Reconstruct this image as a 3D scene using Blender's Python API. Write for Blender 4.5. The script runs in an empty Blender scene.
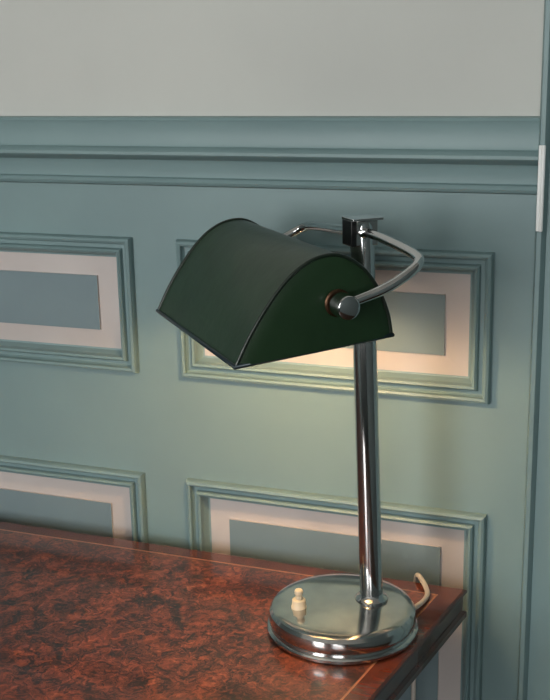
import bpy, bmesh, math, random
from mathutils import Vector, Matrix
random.seed(3)
sc=bpy.context.scene
sc.view_settings.view_transform='Standard'
sc.view_settings.look='None'
col=bpy.context.collection

# ---------------------------------------------------------------- helpers
def link(o,parent=None):
    col.objects.link(o)
    if parent: o.parent=parent
    return o
def empty(name):
    e=bpy.data.objects.new(name,None); return link(e)
def mesh(name,verts,faces,mats,parent=None,smooth=False,midx=None):
    m=bpy.data.meshes.new(name); m.from_pydata([tuple(v) for v in verts],[],faces)
    if not isinstance(mats,(list,tuple)): mats=[mats]
    for k in mats: m.materials.append(k)
    if midx:
        for p,i in zip(m.polygons,midx): p.material_index=i
    bm=bmesh.new(); bm.from_mesh(m); bmesh.ops.recalc_face_normals(bm,faces=bm.faces); bm.to_mesh(m); bm.free()
    if smooth:
        for p in m.polygons: p.use_smooth=True
    o=bpy.data.objects.new(name,m); return link(o,parent)
def sharp(o,deg=35):
    bm=bmesh.new(); bm.from_mesh(o.data)
    for e in bm.edges:
        if len(e.link_faces)==2 and e.calc_face_angle(0)>math.radians(deg): e.smooth=False
    bm.to_mesh(o.data); bm.free()
    for p in o.data.polygons: p.use_smooth=True
def box(name,x0,x1,y0,y1,z0,z1,mat,parent=None,bev=0):
    v=[(x,y,z) for x in(x0,x1) for y in(y0,y1) for z in(z0,z1)]
    f=[(0,1,3,2),(4,6,7,5),(0,4,5,1),(2,3,7,6),(0,2,6,4),(1,5,7,3)]
    o=mesh(name,v,f,mat,parent)
    if bev:
        b=o.modifiers.new('b','BEVEL'); b.width=bev; b.segments=3
    return o
def lathe(name,prof,origin,axis,mat,parent=None,n=64,deg=30):
    ax=Vector(axis).normalized(); t=Vector((1,0,0)) if abs(ax.x)<.8 else Vector((0,1,0))
    e1=ax.cross(t).normalized(); e2=ax.cross(e1); o0=Vector(origin)
    v=[];f=[]
    for r,h in prof:
        for i in range(n):
            a=2*math.pi*i/n; v.append(o0+ax*h+(e1*math.cos(a)+e2*math.sin(a))*r)
    for k in range(len(prof)-1):
        for i in range(n):
            j=(i+1)%n; f.append((k*n+i,k*n+j,(k+1)*n+j,(k+1)*n+i))
    f.append(tuple(range(n))); f.append(tuple((len(prof)-1)*n+i for i in range(n)))
    o=mesh(name,v,f,mat,parent); sharp(o,deg); return o
def tube(name,pts,r,mat,parent=None,res=6,cyclic=False,poly=False):
    c=bpy.data.curves.new(name,'CURVE'); c.dimensions='3D'; c.bevel_depth=r; c.bevel_resolution=5; c.resolution_u=12; c.use_fill_caps=True
    if poly:
        s=c.splines.new('POLY'); s.points.add(len(pts)-1)
        for p,q in zip(s.points,pts): p.co=(*q,1)
    else:
        s=c.splines.new('NURBS'); s.points.add(len(pts)-1)
        for p,q in zip(s.points,pts): p.co=(*q,1)
        s.order_u=4; s.use_endpoint_u=True
    s.use_cyclic_u=cyclic
    c.materials.append(mat)
    o=bpy.data.objects.new(name,c); link(o,parent); return o
def smoothpts(p,n=8):
    out=[]
    for i in range(len(p)-1):
        p0=Vector(p[max(i-1,0)]);p1=Vector(p[i]);p2=Vector(p[i+1]);p3=Vector(p[min(i+2,len(p)-1)])
        for k in range(n):
            t=k/n
            out.append(.5*((2*p1)+(p2-p0)*t+(2*p0-5*p1+4*p2-p3)*t*t+(3*p1-p0-3*p2+p3)*t**3))
    out.append(Vector(p[-1])); return out

# ---------------------------------------------------------------- materials
def lin(c): return tuple(((x/255)/12.92 if x/255<=.04045 else ((x/255+.055)/1.055)**2.4) for x in c)+(1,)
def mat(name,rgb,rough=.5,metal=0,coat=0,noise=None,bump=None,spec=None):
    m=bpy.data.materials.new(name); m.use_nodes=True; nt=m.node_tree; b=nt.nodes['Principled BSDF']
    b.inputs['Base Color'].default_value=lin(rgb); b.inputs['Roughness'].default_value=rough
    b.inputs['Metallic'].default_value=metal; b.inputs['Coat Weight'].default_value=coat
    if spec is not None: b.inputs['Specular IOR Level'].default_value=spec
    g=nt.nodes.new('ShaderNodeNewGeometry')
    def mp(scale):
        k=nt.nodes.new('ShaderNodeMapping'); k.inputs['Scale'].default_value=scale; nt.links.new(g.outputs['Position'],k.inputs[0]); return k
    if noise:
        rgb2,scale,lo,hi=noise
        n=nt.nodes.new('ShaderNodeTexNoise'); n.inputs['Detail'].default_value=6; n.inputs['Scale'].default_value=1
        nt.links.new(mp(scale).outputs[0],n.inputs['Vector'])
        r=nt.nodes.new('ShaderNodeValToRGB'); r.color_ramp.elements[0].position=lo; r.color_ramp.elements[1].position=hi
        r.color_ramp.elements[0].color=lin(rgb); r.color_ramp.elements[1].color=lin(rgb2)
        nt.links.new(n.outputs[0],r.inputs[0]); nt.links.new(r.outputs[0],b.inputs['Base Color'])
    if bump:
        scale,st,dist=bump
        n=nt.nodes.new('ShaderNodeTexNoise'); n.inputs['Detail'].default_value=5; n.inputs['Scale'].default_value=1
        nt.links.new(mp(scale).outputs[0],n.inputs['Vector'])
        bp=nt.nodes.new('ShaderNodeBump'); bp.inputs['Strength'].default_value=st; bp.inputs['Distance'].default_value=dist
        nt.links.new(n.outputs[0],bp.inputs['Height']); nt.links.new(bp.outputs[0],b.inputs['Normal'])
    return m
blue=mat('blue_grey_paint',(114,138,140),.45,noise=((121,146,147),(5,5,6),.35,.7),bump=((24,24,60),.22,.0014))
blue2=mat('panel_field_paint',(110,128,134),.5,noise=((118,137,141),(6,6,7),.35,.7),bump=((24,24,50),.15,.001))
pink=mat('pale_band_paint',(180,172,168),.5,noise=((194,186,182),(7,7,7),.3,.7),bump=((20,20,60),.2,.001))
plaster=mat('upper_wall_plaster',(190,192,187),.85,noise=((200,202,196),(3,3,3),.35,.7),bump=((60,60,60),.25,.001))
chrome=mat('chrome',(200,200,200),.10,1,bump=((120,120,120),.02,.0006))
chrome_b=mat('worn_chrome',(202,201,199),.13,1,noise=((174,174,173),(30,30,30),.4,.75),bump=((160,160,160),.03,.0006))
brass=mat('brass',(96,72,56),.35,1)
green=mat('green_enamel',(22,45,24),.38,0,.10,noise=((32,56,32),(14,14,14),.3,.75),bump=((28,28,28),.4,.0025),spec=.4)
green2=mat('green_enamel_seam',(16,30,20),.35,0,.3)
rimm=mat('blue_black_rim',(36,50,56),.3,.3)
cream=mat('shade_inside_white',(235,228,210),.6)
black=mat('black_bakelite',(14,14,15),.3)
ivory=mat('ivory_plastic',(212,198,172),.35)
cordm=mat('white_cord',(205,196,186),.5)
white=mat('white_gloss',(225,228,226),.4)
floorm=mat('floor_boards',(75,50,32),.4,noise=((50,32,20),(3,40,3),.3,.7))
ceilm=mat('ceiling_plaster',(205,203,196),.9)
roomw=mat('room_wall_paint',(108,120,120),.8)
darkw=mat('dark_wood',(50,18,11),.25,0,.5,noise=((84,32,18),(10,90,60),.3,.7))
bandw=mat('crossband_veneer',(104,46,26),.25,0,.5,noise=((68,28,16),(120,14,30),.3,.75))
bands=mat('crossband_veneer_side',(104,46,26),.25,0,.5,noise=((68,28,16),(14,120,30),.3,.75))
inlay=mat('inlay_stringing',(160,104,72),.3,0,.3)
bulbm=bpy.data.materials.new('bulb_glass'); bulbm.use_nodes=True
bb=bulbm.node_tree.nodes['Principled BSDF']; bb.inputs['Emission Color'].default_value=(1,.75,.42,1); bb.inputs['Emission Strength'].default_value=8

def burl():
    m=bpy.data.materials.new('burl_veneer'); m.use_nodes=True; nt=m.node_tree; N=nt.nodes.new; Lk=nt.links.new
    b=nt.nodes['Principled BSDF']
    g=N('ShaderNodeNewGeometry')
    n1=N('ShaderNodeTexNoise'); n1.inputs['Scale'].default_value=42; n1.inputs['Detail'].default_value=5; Lk(g.outputs['Position'],n1.inputs['Vector'])
    sub=N('ShaderNodeVectorMath'); sub.operation='SUBTRACT'; sub.inputs[1].default_value=(.5,.5,.5); Lk(n1.outputs['Color'],sub.inputs[0])
    sc1=N('ShaderNodeVectorMath'); sc1.operation='SCALE'; sc1.inputs['Scale'].default_value=.05; Lk(sub.outputs[0],sc1.inputs[0])
    ad=N('ShaderNodeVectorMath'); Lk(g.outputs['Position'],ad.inputs[0]); Lk(sc1.outputs[0],ad.inputs[1])
    n2=N('ShaderNodeTexNoise'); n2.inputs['Scale'].default_value=115; n2.inputs['Detail'].default_value=8; n2.inputs['Roughness'].default_value=.68; n2.inputs['Distortion'].default_value=1.0; Lk(ad.outputs[0],n2.inputs['Vector'])
    n3=N('ShaderNodeTexNoise'); n3.inputs['Scale'].default_value=18; n3.inputs['Detail'].default_value=5; n3.inputs['Distortion'].default_value=2.0; Lk(g.outputs['Position'],n3.inputs['Vector'])
    mx=N('ShaderNodeMath'); mx.operation='MULTIPLY_ADD'; mx.inputs[1].default_value=.42; Lk(n3.outputs[0],mx.inputs[0])
    m2=N('ShaderNodeMath'); m2.operation='MULTIPLY'; m2.inputs[1].default_value=.78; Lk(n2.outputs[0],m2.inputs[0]); Lk(m2.outputs[0],mx.inputs[2])
    r=N('ShaderNodeValToRGB'); Lk(mx.outputs[0],r.inputs[0]); e=r.color_ramp.elements
    e[0].position=.47; e[0].color=lin((20,9,7)); e[1].position=.80; e[1].color=lin((164,90,54))
    for p,c in ((.55,(50,21,13)),(.61,(90,41,24)),(.69,(122,58,34))):
        k=e.new(p); k.color=lin(c)
    Lk(r.outputs[0],b.inputs['Base Color'])
    b.inputs['Roughness'].default_value=.36; b.inputs['Coat Weight'].default_value=.65; b.inputs['Coat Roughness'].default_value=.09
    bp=N('ShaderNodeBump'); bp.inputs['Strength'].default_value=.12; bp.inputs['Distance'].default_value=.001; Lk(n2.outputs[0],bp.inputs['Height']); Lk(bp.outputs[0],b.inputs['Normal'])
    return m
burlm=burl()

# ---------------------------------------------------------------- room
XL,XR,YF,ZC=-2.3,1.3,-3.6,2.7
XE=-.146      # right end of the panelling
# panels
PX=[(-.530-.398*k,-.187-.398*k) for k in range(5)]
PZ=[(.12,.823),(.944,1.099)]
# flat parts of the panelled dado (stiles and rails) with openings for the panels
xs=sorted({XL,XE}|{v for p in PX for v in p if v>XL}); xs=[x for x in xs if XL<=x<=XE]
zs=[0,.12,.823,.944,1.099,1.157]
v=[];f=[]
def quad(v,f,a,b,c,d): 
    n=len(v); v+= [a,b,c,d]; f.append((n,n+1,n+2,n+3))
for i in range(len(xs)-1):
    for j in range(len(zs)-1):
        xm=(xs[i]+xs[i+1])/2; zm=(zs[j]+zs[j+1])/2
        if any(p[0]<xm<p[1] and p[0]>=XL for p in PX) and any(q[0]<zm<q[1] for q in PZ): continue
        quad(v,f,(xs[i],0,zs[j]),(xs[i+1],0,zs[j]),(xs[i+1],0,zs[j+1]),(xs[i],0,zs[j+1]))
nd=len(f)
quad(v,f,(XL,.002,1.157),(XR,.002,1.157),(XR,.002,ZC),(XL,.002,ZC))
quad(v,f,(XE,0,0),(XR,0,0),(XR,0,1.157),(XE,0,1.157))
midx=[0]*nd+[1,0]
# ring helper
def ring(v,f,mi,r0,y0,r1,y1,m):
    (a0,b0,c0,d0),(a1,b1,c1,d1)=r0,r1
    P=[(a0,y0,c0),(b0,y0,c0),(b0,y0,d0),(a0,y0,d0)]; Q=[(a1,y1,c1),(b1,y1,c1),(b1,y1,d1),(a1,y1,d1)]
    for k in range(4):
        j=(k+1)%4; quad(v,f,P[k],P[j],Q[j],Q[k]); mi.append(m)
prof=[(0,0),(.0003,-.005),(.0015,-.0085),(.004,-.0098),(.0062,-.0085),(.0068,-.0040),(.0085,-.0015),(.0125,-.0015),(.0135,-.0065),(.0155,-.0085),(.0178,-.0070),(.0190,-.001),(.0225,.0055),(.0245,.006)]
for (x0,x1) in PX:
    if x0<XL: continue
    for (z0,z1) in PZ:
        for k in range(len(prof)-1):
            a,ya=prof[k]; b_,yb=prof[k+1]
            ring(v,f,midx,(x0+a,x1-a,z0+a,z1-a),ya,(x0+b_,x1-b_,z0+b_,z1-b_),yb,0)
        t=.0245; s=.049
        ring(v,f,midx,(x0+t,x1-t,z0+t,z1-t),.006,(x0+s,x1-s,z0+s-.003,z1-s+.003),.0050,2)
        ring(v,f,midx,(x0+s,x1-s,z0+s-.003,z1-s+.003),.0050,(x0+s,x1-s,z0+s-.003,z1-s+.003),.0025,2)
        quad(v,f,(x0+s,.0025,z0+s-.003),(x1-s,.0025,z0+s-.003),(x1-s,.0025,z1-s+.003),(x0+s,.0025,z1-s+.003)); midx.append(3)
m=bpy.data.meshes.new('wall_back'); m.from_pydata(v,[],f)
for k in (blue,plaster,pink,blue2): m.materials.append(k)
for p,i in zip(m.polygons,midx): p.material_index=i
link(bpy.data.objects.new('wall_back',m))

def extrude_x(name,prof,x0,x1,mt):
    n=len(prof); v=[(x0,y,z) for y,z in prof]+[(x1,y,z) for y,z in prof]
    f=[(i,(i+1)%n,n+(i+1)%n,n+i) for i in range(n)]+[tuple(range(n)),tuple(range(n,2*n))]
    o=mesh(name,v,f,mt); sharp(o,28); return o
rail=[(.004,1.156),(0,1.156),(-.002,1.157),(-.007,1.158),(-.009,1.161),(-.007,1.1645),(-.003,1.166),(-.003,1.180),(-.005,1.184),(-.010,1.1865),(-.017,1.188),(-.021,1.191),(-.021,1.194),(-.018,1.197),(-.012,1.199),(-.011,1.202),(-.011,1.224),(-.012,1.226),(-.010,1.229),(.004,1.230)]
extrude_x('trim_1',rail,XL,XE,blue)
extrude_x('baseboard_back',[(.004,0),(-.018,0),(-.018,.09),(-.014,.1),(-.008,.105),(.004,.108)],XL,XE,blue)
# door casing on the right: stepped architrave profile standing on the floor
def extrude_z(name,prof,z0,z1,mt,parent=None):
    n=len(prof); v=[(x,y,z0) for x,y in prof]+[(x,y,z1) for x,y in prof]
    f=[(i,(i+1)%n,n+(i+1)%n,n+i) for i in range(n)]+[tuple(range(n)),tuple(range(n,2*n))]
    o=mesh(name,v,f,mt,parent); sharp(o,28); return o
cas=[(XE,.004),(XE,-.020),(XE+.002,-.024),(XE+.006,-.024),(XE+.008,-.021),(XE+.010,-.016),(XE+.02,-.016),(XE+.06,-.018),(XE+.065,-.026),(XE+.12,-.026),(XE+.125,.004)]
extrude_z('trim_2',cas,0,2.2,blue)
box('door_1',XE+.126,.75,-.032,-.012,0,2.15,blue)
hg=empty('door_hinge')
box('hinge_leaf',XE+.001,XE+.0055,-.0268,-.0240,1.125,1.205,white,hg,.0008)
lathe('hinge_pin',[(.0016,0),(.0020,.001),(.0020,.079),(.0016,.08)],(XE+.0055,-.0262,1.125),(0,0,1),white,hg,16)

box('wall_left',XL-.1,XL,YF,.1,0,ZC,roomw)
box('wall_right',XR,XR+.1,YF,.1,0,ZC,roomw)
box('floor',XL-.1,XR+.1,YF-.1,.1,-.1,0,floorm)
box('ceiling',XL-.1,XR+.1,YF-.1,.1,ZC,ZC+.1,ceilm)
# front wall (behind the camera) with two window openings
W=[(-1.9,-.9),(-.1,.9)]; wz0,wz1=.8,2.4
vx=[XL,W[0][0],W[0][1],W[1][0],W[1][1],XR]
v=[];f=[]
def addbox(v,f,x0,x1,y0,y1,z0,z1):
    n=len(v); v+=[(x,y,z) for x in(x0,x1) for y in(y0,y1) for z in(z0,z1)]
    f+=[tuple(n+i for i in q) for q in [(0,1,3,2),(4,6,7,5),(0,4,5,1),(2,3,7,6),(0,2,6,4),(1,5,7,3)]]
addbox(v,f,XL,XR,YF-.1,YF,0,wz0); addbox(v,f,XL,XR,YF-.1,YF,wz1,ZC)
for a,b_ in ((vx[0],vx[1]),(vx[2],vx[3]),(vx[4],vx[5])): addbox(v,f,a,b_,YF-.1,YF,wz0,wz1)
mesh('wall_front',v,f,roomw)
for i,(a,b_) in enumerate(W):
    v=[];f=[]
    for (x0,x1,z0,z1) in ((a,a+.05,wz0,wz1),(b_-.05,b_,wz0,wz1),(a,b_,wz0,wz0+.05),(a,b_,wz1-.05,wz1),((a+b_)/2-.02,(a+b_)/2+.02,wz0,wz1),(a,b_,1.58,1.62)):
        addbox(v,f,x0,x1,YF-.08,YF-.02,z0,z1)
    mesh('window_%d'%(i+1),v,f,white)

# ---------------------------------------------------------------- desk
ZD=.75; TH=.036
desk=empty('writing_desk')
BR=Vector((-.2,-.030)); FR=Vector((-.322,-.80)); BL=Vector((-1.75,-.027)); FL=Vector((-1.75,-.80))
def offs(d):
    return [Vector((BL.x+d,BL.y-d)),Vector((BR.x-d*1.17,BR.y-d)),Vector((FR.x-d*.86,FR.y+d)),Vector((FL.x+d,FL.y+d))]
def loop3(d,z): return [Vector((p.x,p.y,z)) for p in offs(d)]
# moulded slab edge: profile (inset,z)
pr=[(.012,ZD-TH),(.003,ZD-TH),(.0,ZD-TH+.004),(.0,ZD-TH+.010),(.003,ZD-TH+.012),(.003,ZD-.008),(.0015,ZD-.006),(.0,ZD-.004),(.0006,ZD-.0012),(.003,ZD)]
v=[];f=[];mi=[]
for d,z in pr: v+=loop3(d,z)
for k in range(len(pr)-1):
    for i in range(4):
        j=(i+1)%4; f.append((k*4+i,k*4+j,(k+1)*4+j,(k+1)*4+i)); mi.append(0)
f.append((0,1,2,3)); mi.append(0)
# top: crossband, stringing, burl
b0=(len(pr)-1)*4
n=len(v); v+=loop3(.022,ZD); v+=loop3(.0242,ZD)
for i in range(4):
    j=(i+1)%4
    f.append((b0+i,b0+j,n+j,n+i)); mi.append(1 if i%2==0 else 4)
    f.append((n+i,n+j,n+4+j,n+4+i)); mi.append(2)
f.append((n+4,n+5,n+6,n+7)); mi.append(3)
mesh('desk_top',v,f,[darkw,bandw,inlay,burlm,bands],desk,midx=mi)
for k,(x0,x1) in enumerate(((-.86,-.50),(-1.68,-1.32))):
    box('pedestal_%d'%(k+1),x0,x1,-.74,-.06,.05,ZD-TH,darkw,desk,.004)
    box('plinth_%d'%(k+1),x0-.01,x1+.01,-.75,-.05,0,.06,darkw,desk,.003)
    for q in range(3):
        box('drawer_%d_%d'%(k+1,q+1),x0+.02,x1-.02,-.752,-.738,.09+q*.205,.28+q*.205,burlm,desk,.003)
        lathe('drawer_knob_%d_%d'%(k+1,q+1),[(.006,0),(.006,.008),(.012,.014),(.012,.02),(.006,.024)],((x0+x1)/2,-.751,.185+q*.205),(0,-1,0),brass,desk,24)
box('apron',-1.33,-.85,-.72,-.70,.62,ZD-TH,darkw,desk,.003)

# ---------------------------------------------------------------- lamp
lamp=empty('bankers_desk_lamp')
A=Vector((-.67,.742,0)).normalized(); B=Vector((.742,.67,0)).normalized(); Z=Vector((0,0,1))
def P(a,b,z): return A*a+B*b+Z*z
BC=Vector((-.299,-.148,ZD))
R=.0735
lathe('base',[(R-.004,0),(R-.001,.0006),(R,.002),(R,.0045),(R-.001,.0058),(R-.003,.0066),(R-.0034,.0085),(R-.0025,.0105),(R-.0022,.0165),(R-.003,.0205),(R-.0055,.0235),(R-.009,.0248),(R-.013,.0252),(R-.03,.0262),(.02,.0272),(.001,.0274)],BC,(0,0,1),chrome_b,lamp,128,25)
foot=Vector((-.274,-.132,ZD+.0265)); top=Vector((-.282,-.139,1.146)); cd=(top-foot).normalized(); H=(top-foot).length
rc=.0110
lathe('column',[(rc+.005,0),(rc+.005,.002),(rc+.003,.004),(rc+.0012,.005),(rc,.007),(rc,H-.004),(rc-.001,H)],foot,cd,chrome,lamp,48)
# bracket on top of column
def obox(name,c,ha,hb,hz,mt,bev=.001):
    v=[c+A*sa*ha+B*sb*hb+Z*s*hz for sa in(-1,1) for sb in(-1,1) for s in(-1,1)]
    f=[(0,1,3,2),(4,6,7,5),(0,4,5,1),(2,3,7,6),(0,2,6,4),(1,5,7,3)]
    o=mesh(name,v,f,mt,lamp); b=o.modifiers.new('b','BEVEL'); b.width=bev; b.segments=3; return o
ta,tb=top.dot(A),top.dot(B)
obox('bracket_block',P(ta,tb+.001,1.1365),.0095,.0110,.011,chrome)
obox('bracket_plate',P(ta,tb+.001,1.1490),.0120,.0150,.0012,chrome,.0005)
obox('bracket_clamp',P(ta,tb-.0118,1.137),.0098,.0028,.0115,black)
lathe('bracket_screw',[(.0045,0),(.0045,.003),(.003,.0045)],P(ta-.0085,tb-.002,1.137),-A,chrome,lamp,24)
# shade
a0,a1=-.016,.203; TL=math.radians(4.6)
prof2=[(0,0),(.012,.0190),(.025,.0360),(.042,.0545),(.058,.067),(.075,.0738),(.092,.074),(.106,.067),(.118,.055),(.128,.037),(.134,.017),(.1355,0)]
pp=smoothpts([(x,y,0) for x,y in prof2],6)
def S(a,u,w): return P(a,-.46+u*math.cos(TL)-w*math.sin(TL),1.057+u*math.sin(TL)+w*math.cos(TL))
th=.0012
cx,cw=.069,.0
def inset(q):
    d=Vector((cx-q.x,.02-q.y,0)); 
    return q+d.normalized()*th if d.length else q
v=[];f=[];mi=[];n=len(pp)
for a in (a0,a1):
    for q in pp: v.append(S(a,q.x,q.y))
for a in (a0+th,a1-th):
    for q in pp: 
        k=inset(q); v.append(S(a,k.x,max(k.y,0)))
for i in range(n-1):
    f.append((i,i+1,n+i+1,n+i)); mi.append(0)
    f.append((2*n+i,2*n+i+1,3*n+i+1,3*n+i)); mi.append(1)
f.append(tuple(range(2*n,3*n))); mi.append(1); f.append(tuple(range(3*n,4*n))); mi.append(1)
f.append((0,n,3*n,2*n)); mi.append(0); f.append((n-1,2*n-1,4*n-1,3*n-1)); mi.append(0)
f.append((0,n-1,3*n-1,2*n)); mi.append(0); f.append((n,2*n-1,4*n-1,3*n)); mi.append(0)
# gently bulging end caps
for base,a,d in ((0,a0,-1),(n,a1,1)):
    prev=[base+i for i in range(n)]
    for sc_,h in ((.93,.0016),(.8,.0026),(.55,.0032),(.25,.0034)):
        cur=[]
        for q in pp:
            cur.append(len(v)); v.append(S(a+d*h,.080+(q.x-.080)*sc_,.0+(q.y)*sc_))
        for i in range(n-1): f.append((prev[i],prev[i+1],cur[i+1],cur[i])); mi.append(0)
        f.append((prev[0],cur[0],cur[-1],prev[-1])); mi.append(0)
        prev=cur
    f.append(tuple(prev)); mi.append(0)
o=mesh('shade',v,f,[green,cream],lamp,midx=mi); sharp(o,30)
for nm,a in (('shade_seam_near',a0-.0002),('shade_seam_far',a1+.0002)):
    tube(nm,[S(a,q.x,q.y) for q in pp],.0016,green2,lamp,poly=True)
e=.0008
tube('shade_rim',[S(a0-e,-e,0),S(a0-e,.1355+e,0),S(a1+e,.1355+e,0),S(a1+e,-e,0)],.0020,rimm,lamp,cyclic=True,poly=True)
# pivots
pu,pw=.089,.036
for nm,a,d in (('pivot_near',a0-.0028,-1),('pivot_far',a1+.0028,1)):
    c=S(a,pu,pw)
    lathe(nm+'_washer',[(.0112,0),(.0112,.0012),(.0100,.0020),(.009,.0022)],c,A*d,brass,lamp,40)
    lathe(nm+'_collar',[(.0070,.002),(.0070,.008)],c,A*d,black,lamp,40)
    lathe(nm+'_knob',[(.0090,.006),(.0098,.007),(.0098,.021),(.0092,.0225),(.0080,.0232),(.001,.0236)],c,A*d,chrome,lamp,48)
# yoke : one continuous bent rod
pc=S(a0,pu,pw); pb=pc.dot(B); pz=pc.z; zt=1.138
for nm,s,ae,dz in (('yoke_arm_near',-1,a0-.015,0),('yoke_arm_far',1,a1+.011,-.004)):
    pts=[P(ta,tb-.002,zt),P(ta+s*.03,tb+.000,zt+dz),P(ta+s*.055,tb+.000,zt-.002+dz),P(ae-s*.014,tb+.001,zt-.006+dz),P(ae+s*.001,tb-.004,zt-.010+dz),P(ae+s*.004,tb-.022,zt-.020+dz),P(ae+s*.003,tb-.042,zt-.030),P(ae,pb+.012,pz+.004),P(ae,pb,pz)]
    tube(nm,pts,.0043,chrome,lamp)
# bulb + holder inside the shade
lathe('bulb_holder',[(.010,0),(.0115,.004),(.0115,.022),(.009,.026)],S(a1-.03,.080,.054),-A,black,lamp,32)
lathe('bulb',[(.006,0),(.009,.006),(.011,.02),(.011,.085),(.008,.096),(.001,.100)],S(a1-.055,.080,.054),-A,bulbm,lamp,32)
# switch
sp=BC+B*(-.042)+A*.008+Z*.0255
lathe('switch_collar',[(.0074,0),(.0074,.002),(.0068,.003),(.0065,.0085),(.0055,.0095)],sp,(0,0,1),ivory,lamp,32)
lathe('switch_button',[(.0034,.009),(.0034,.012),(.0028,.013),(.0032,.014),(.0040,.015),(.0042,.0175),(.0034,.019),(.001,.0195)],sp,(0,0,1),ivory,lamp,32)
# flex
tube('flex_cord',[(-.243,-.110,ZD+.006),(-.239,-.098,ZD+.006),(-.235,-.080,ZD+.003),(-.234,-.062,ZD+.003),(-.238,-.050,ZD+.003),(-.244,-.040,ZD+.005),(-.252,-.028,ZD+.007),(-.257,-.020,ZD+.003),(-.259,-.016,ZD-.02),(-.259,-.016,ZD-.2)],.0026,cordm,lamp)

# ---------------------------------------------------------------- lights
def light(n,t,loc,en,colr,rot=(0,0,0),**k):
    l=bpy.data.lights.new(n,t); l.energy=en; l.color=colr
    for a,b_ in k.items(): setattr(l,a,b_)
    o=bpy.data.objects.new(n,l); o.location=loc; o.rotation_euler=rot; link(o); return o
for i,(a,b_) in enumerate(W):
    light('window_light_%d'%(i+1),'AREA',((a+b_)/2,YF-.15,1.6),(68,22)[i],(1,.99,.97),(math.radians(90),0,0),shape='RECTANGLE',size=1.0,size_y=1.6)
bl=light('bulb_light','POINT',tuple(S((a0+a1)/2+.012,.064,.034)),2.0,(1,.66,.36),shadow_soft_size=.012); bl.parent=lamp
w=bpy.data.worlds.new('world'); sc.world=w; w.use_nodes=True
w.node_tree.nodes['Background'].inputs[0].default_value=(.95,.97,1,1); w.node_tree.nodes['Background'].inputs[1].default_value=2.5

# ---------------------------------------------------------------- camera
Mx=Matrix(((.9360,.0717,-.3447),(.3515,-.2455,.9034),(-.0199,-.9668,-.2549)))
X=Vector((Mx[0][0],Mx[1][0],Mx[2][0])); Yd=Vector((Mx[0][1],Mx[1][1],Mx[2][1])); F=Vector((Mx[0][2],Mx[1][2],Mx[2][2]))
Rm=Matrix((X,-Yd,-F)).transposed()
cam=bpy.data.cameras.new('camera'); co=bpy.data.objects.new('camera',cam); link(co)
co.matrix_world=Matrix.Translation((0,-1.10,1.293))@Rm.to_4x4()
cam.sensor_fit='VERTICAL'; cam.sensor_height=24; cam.lens=24*1130/700; cam.clip_start=.02
sc.camera=co
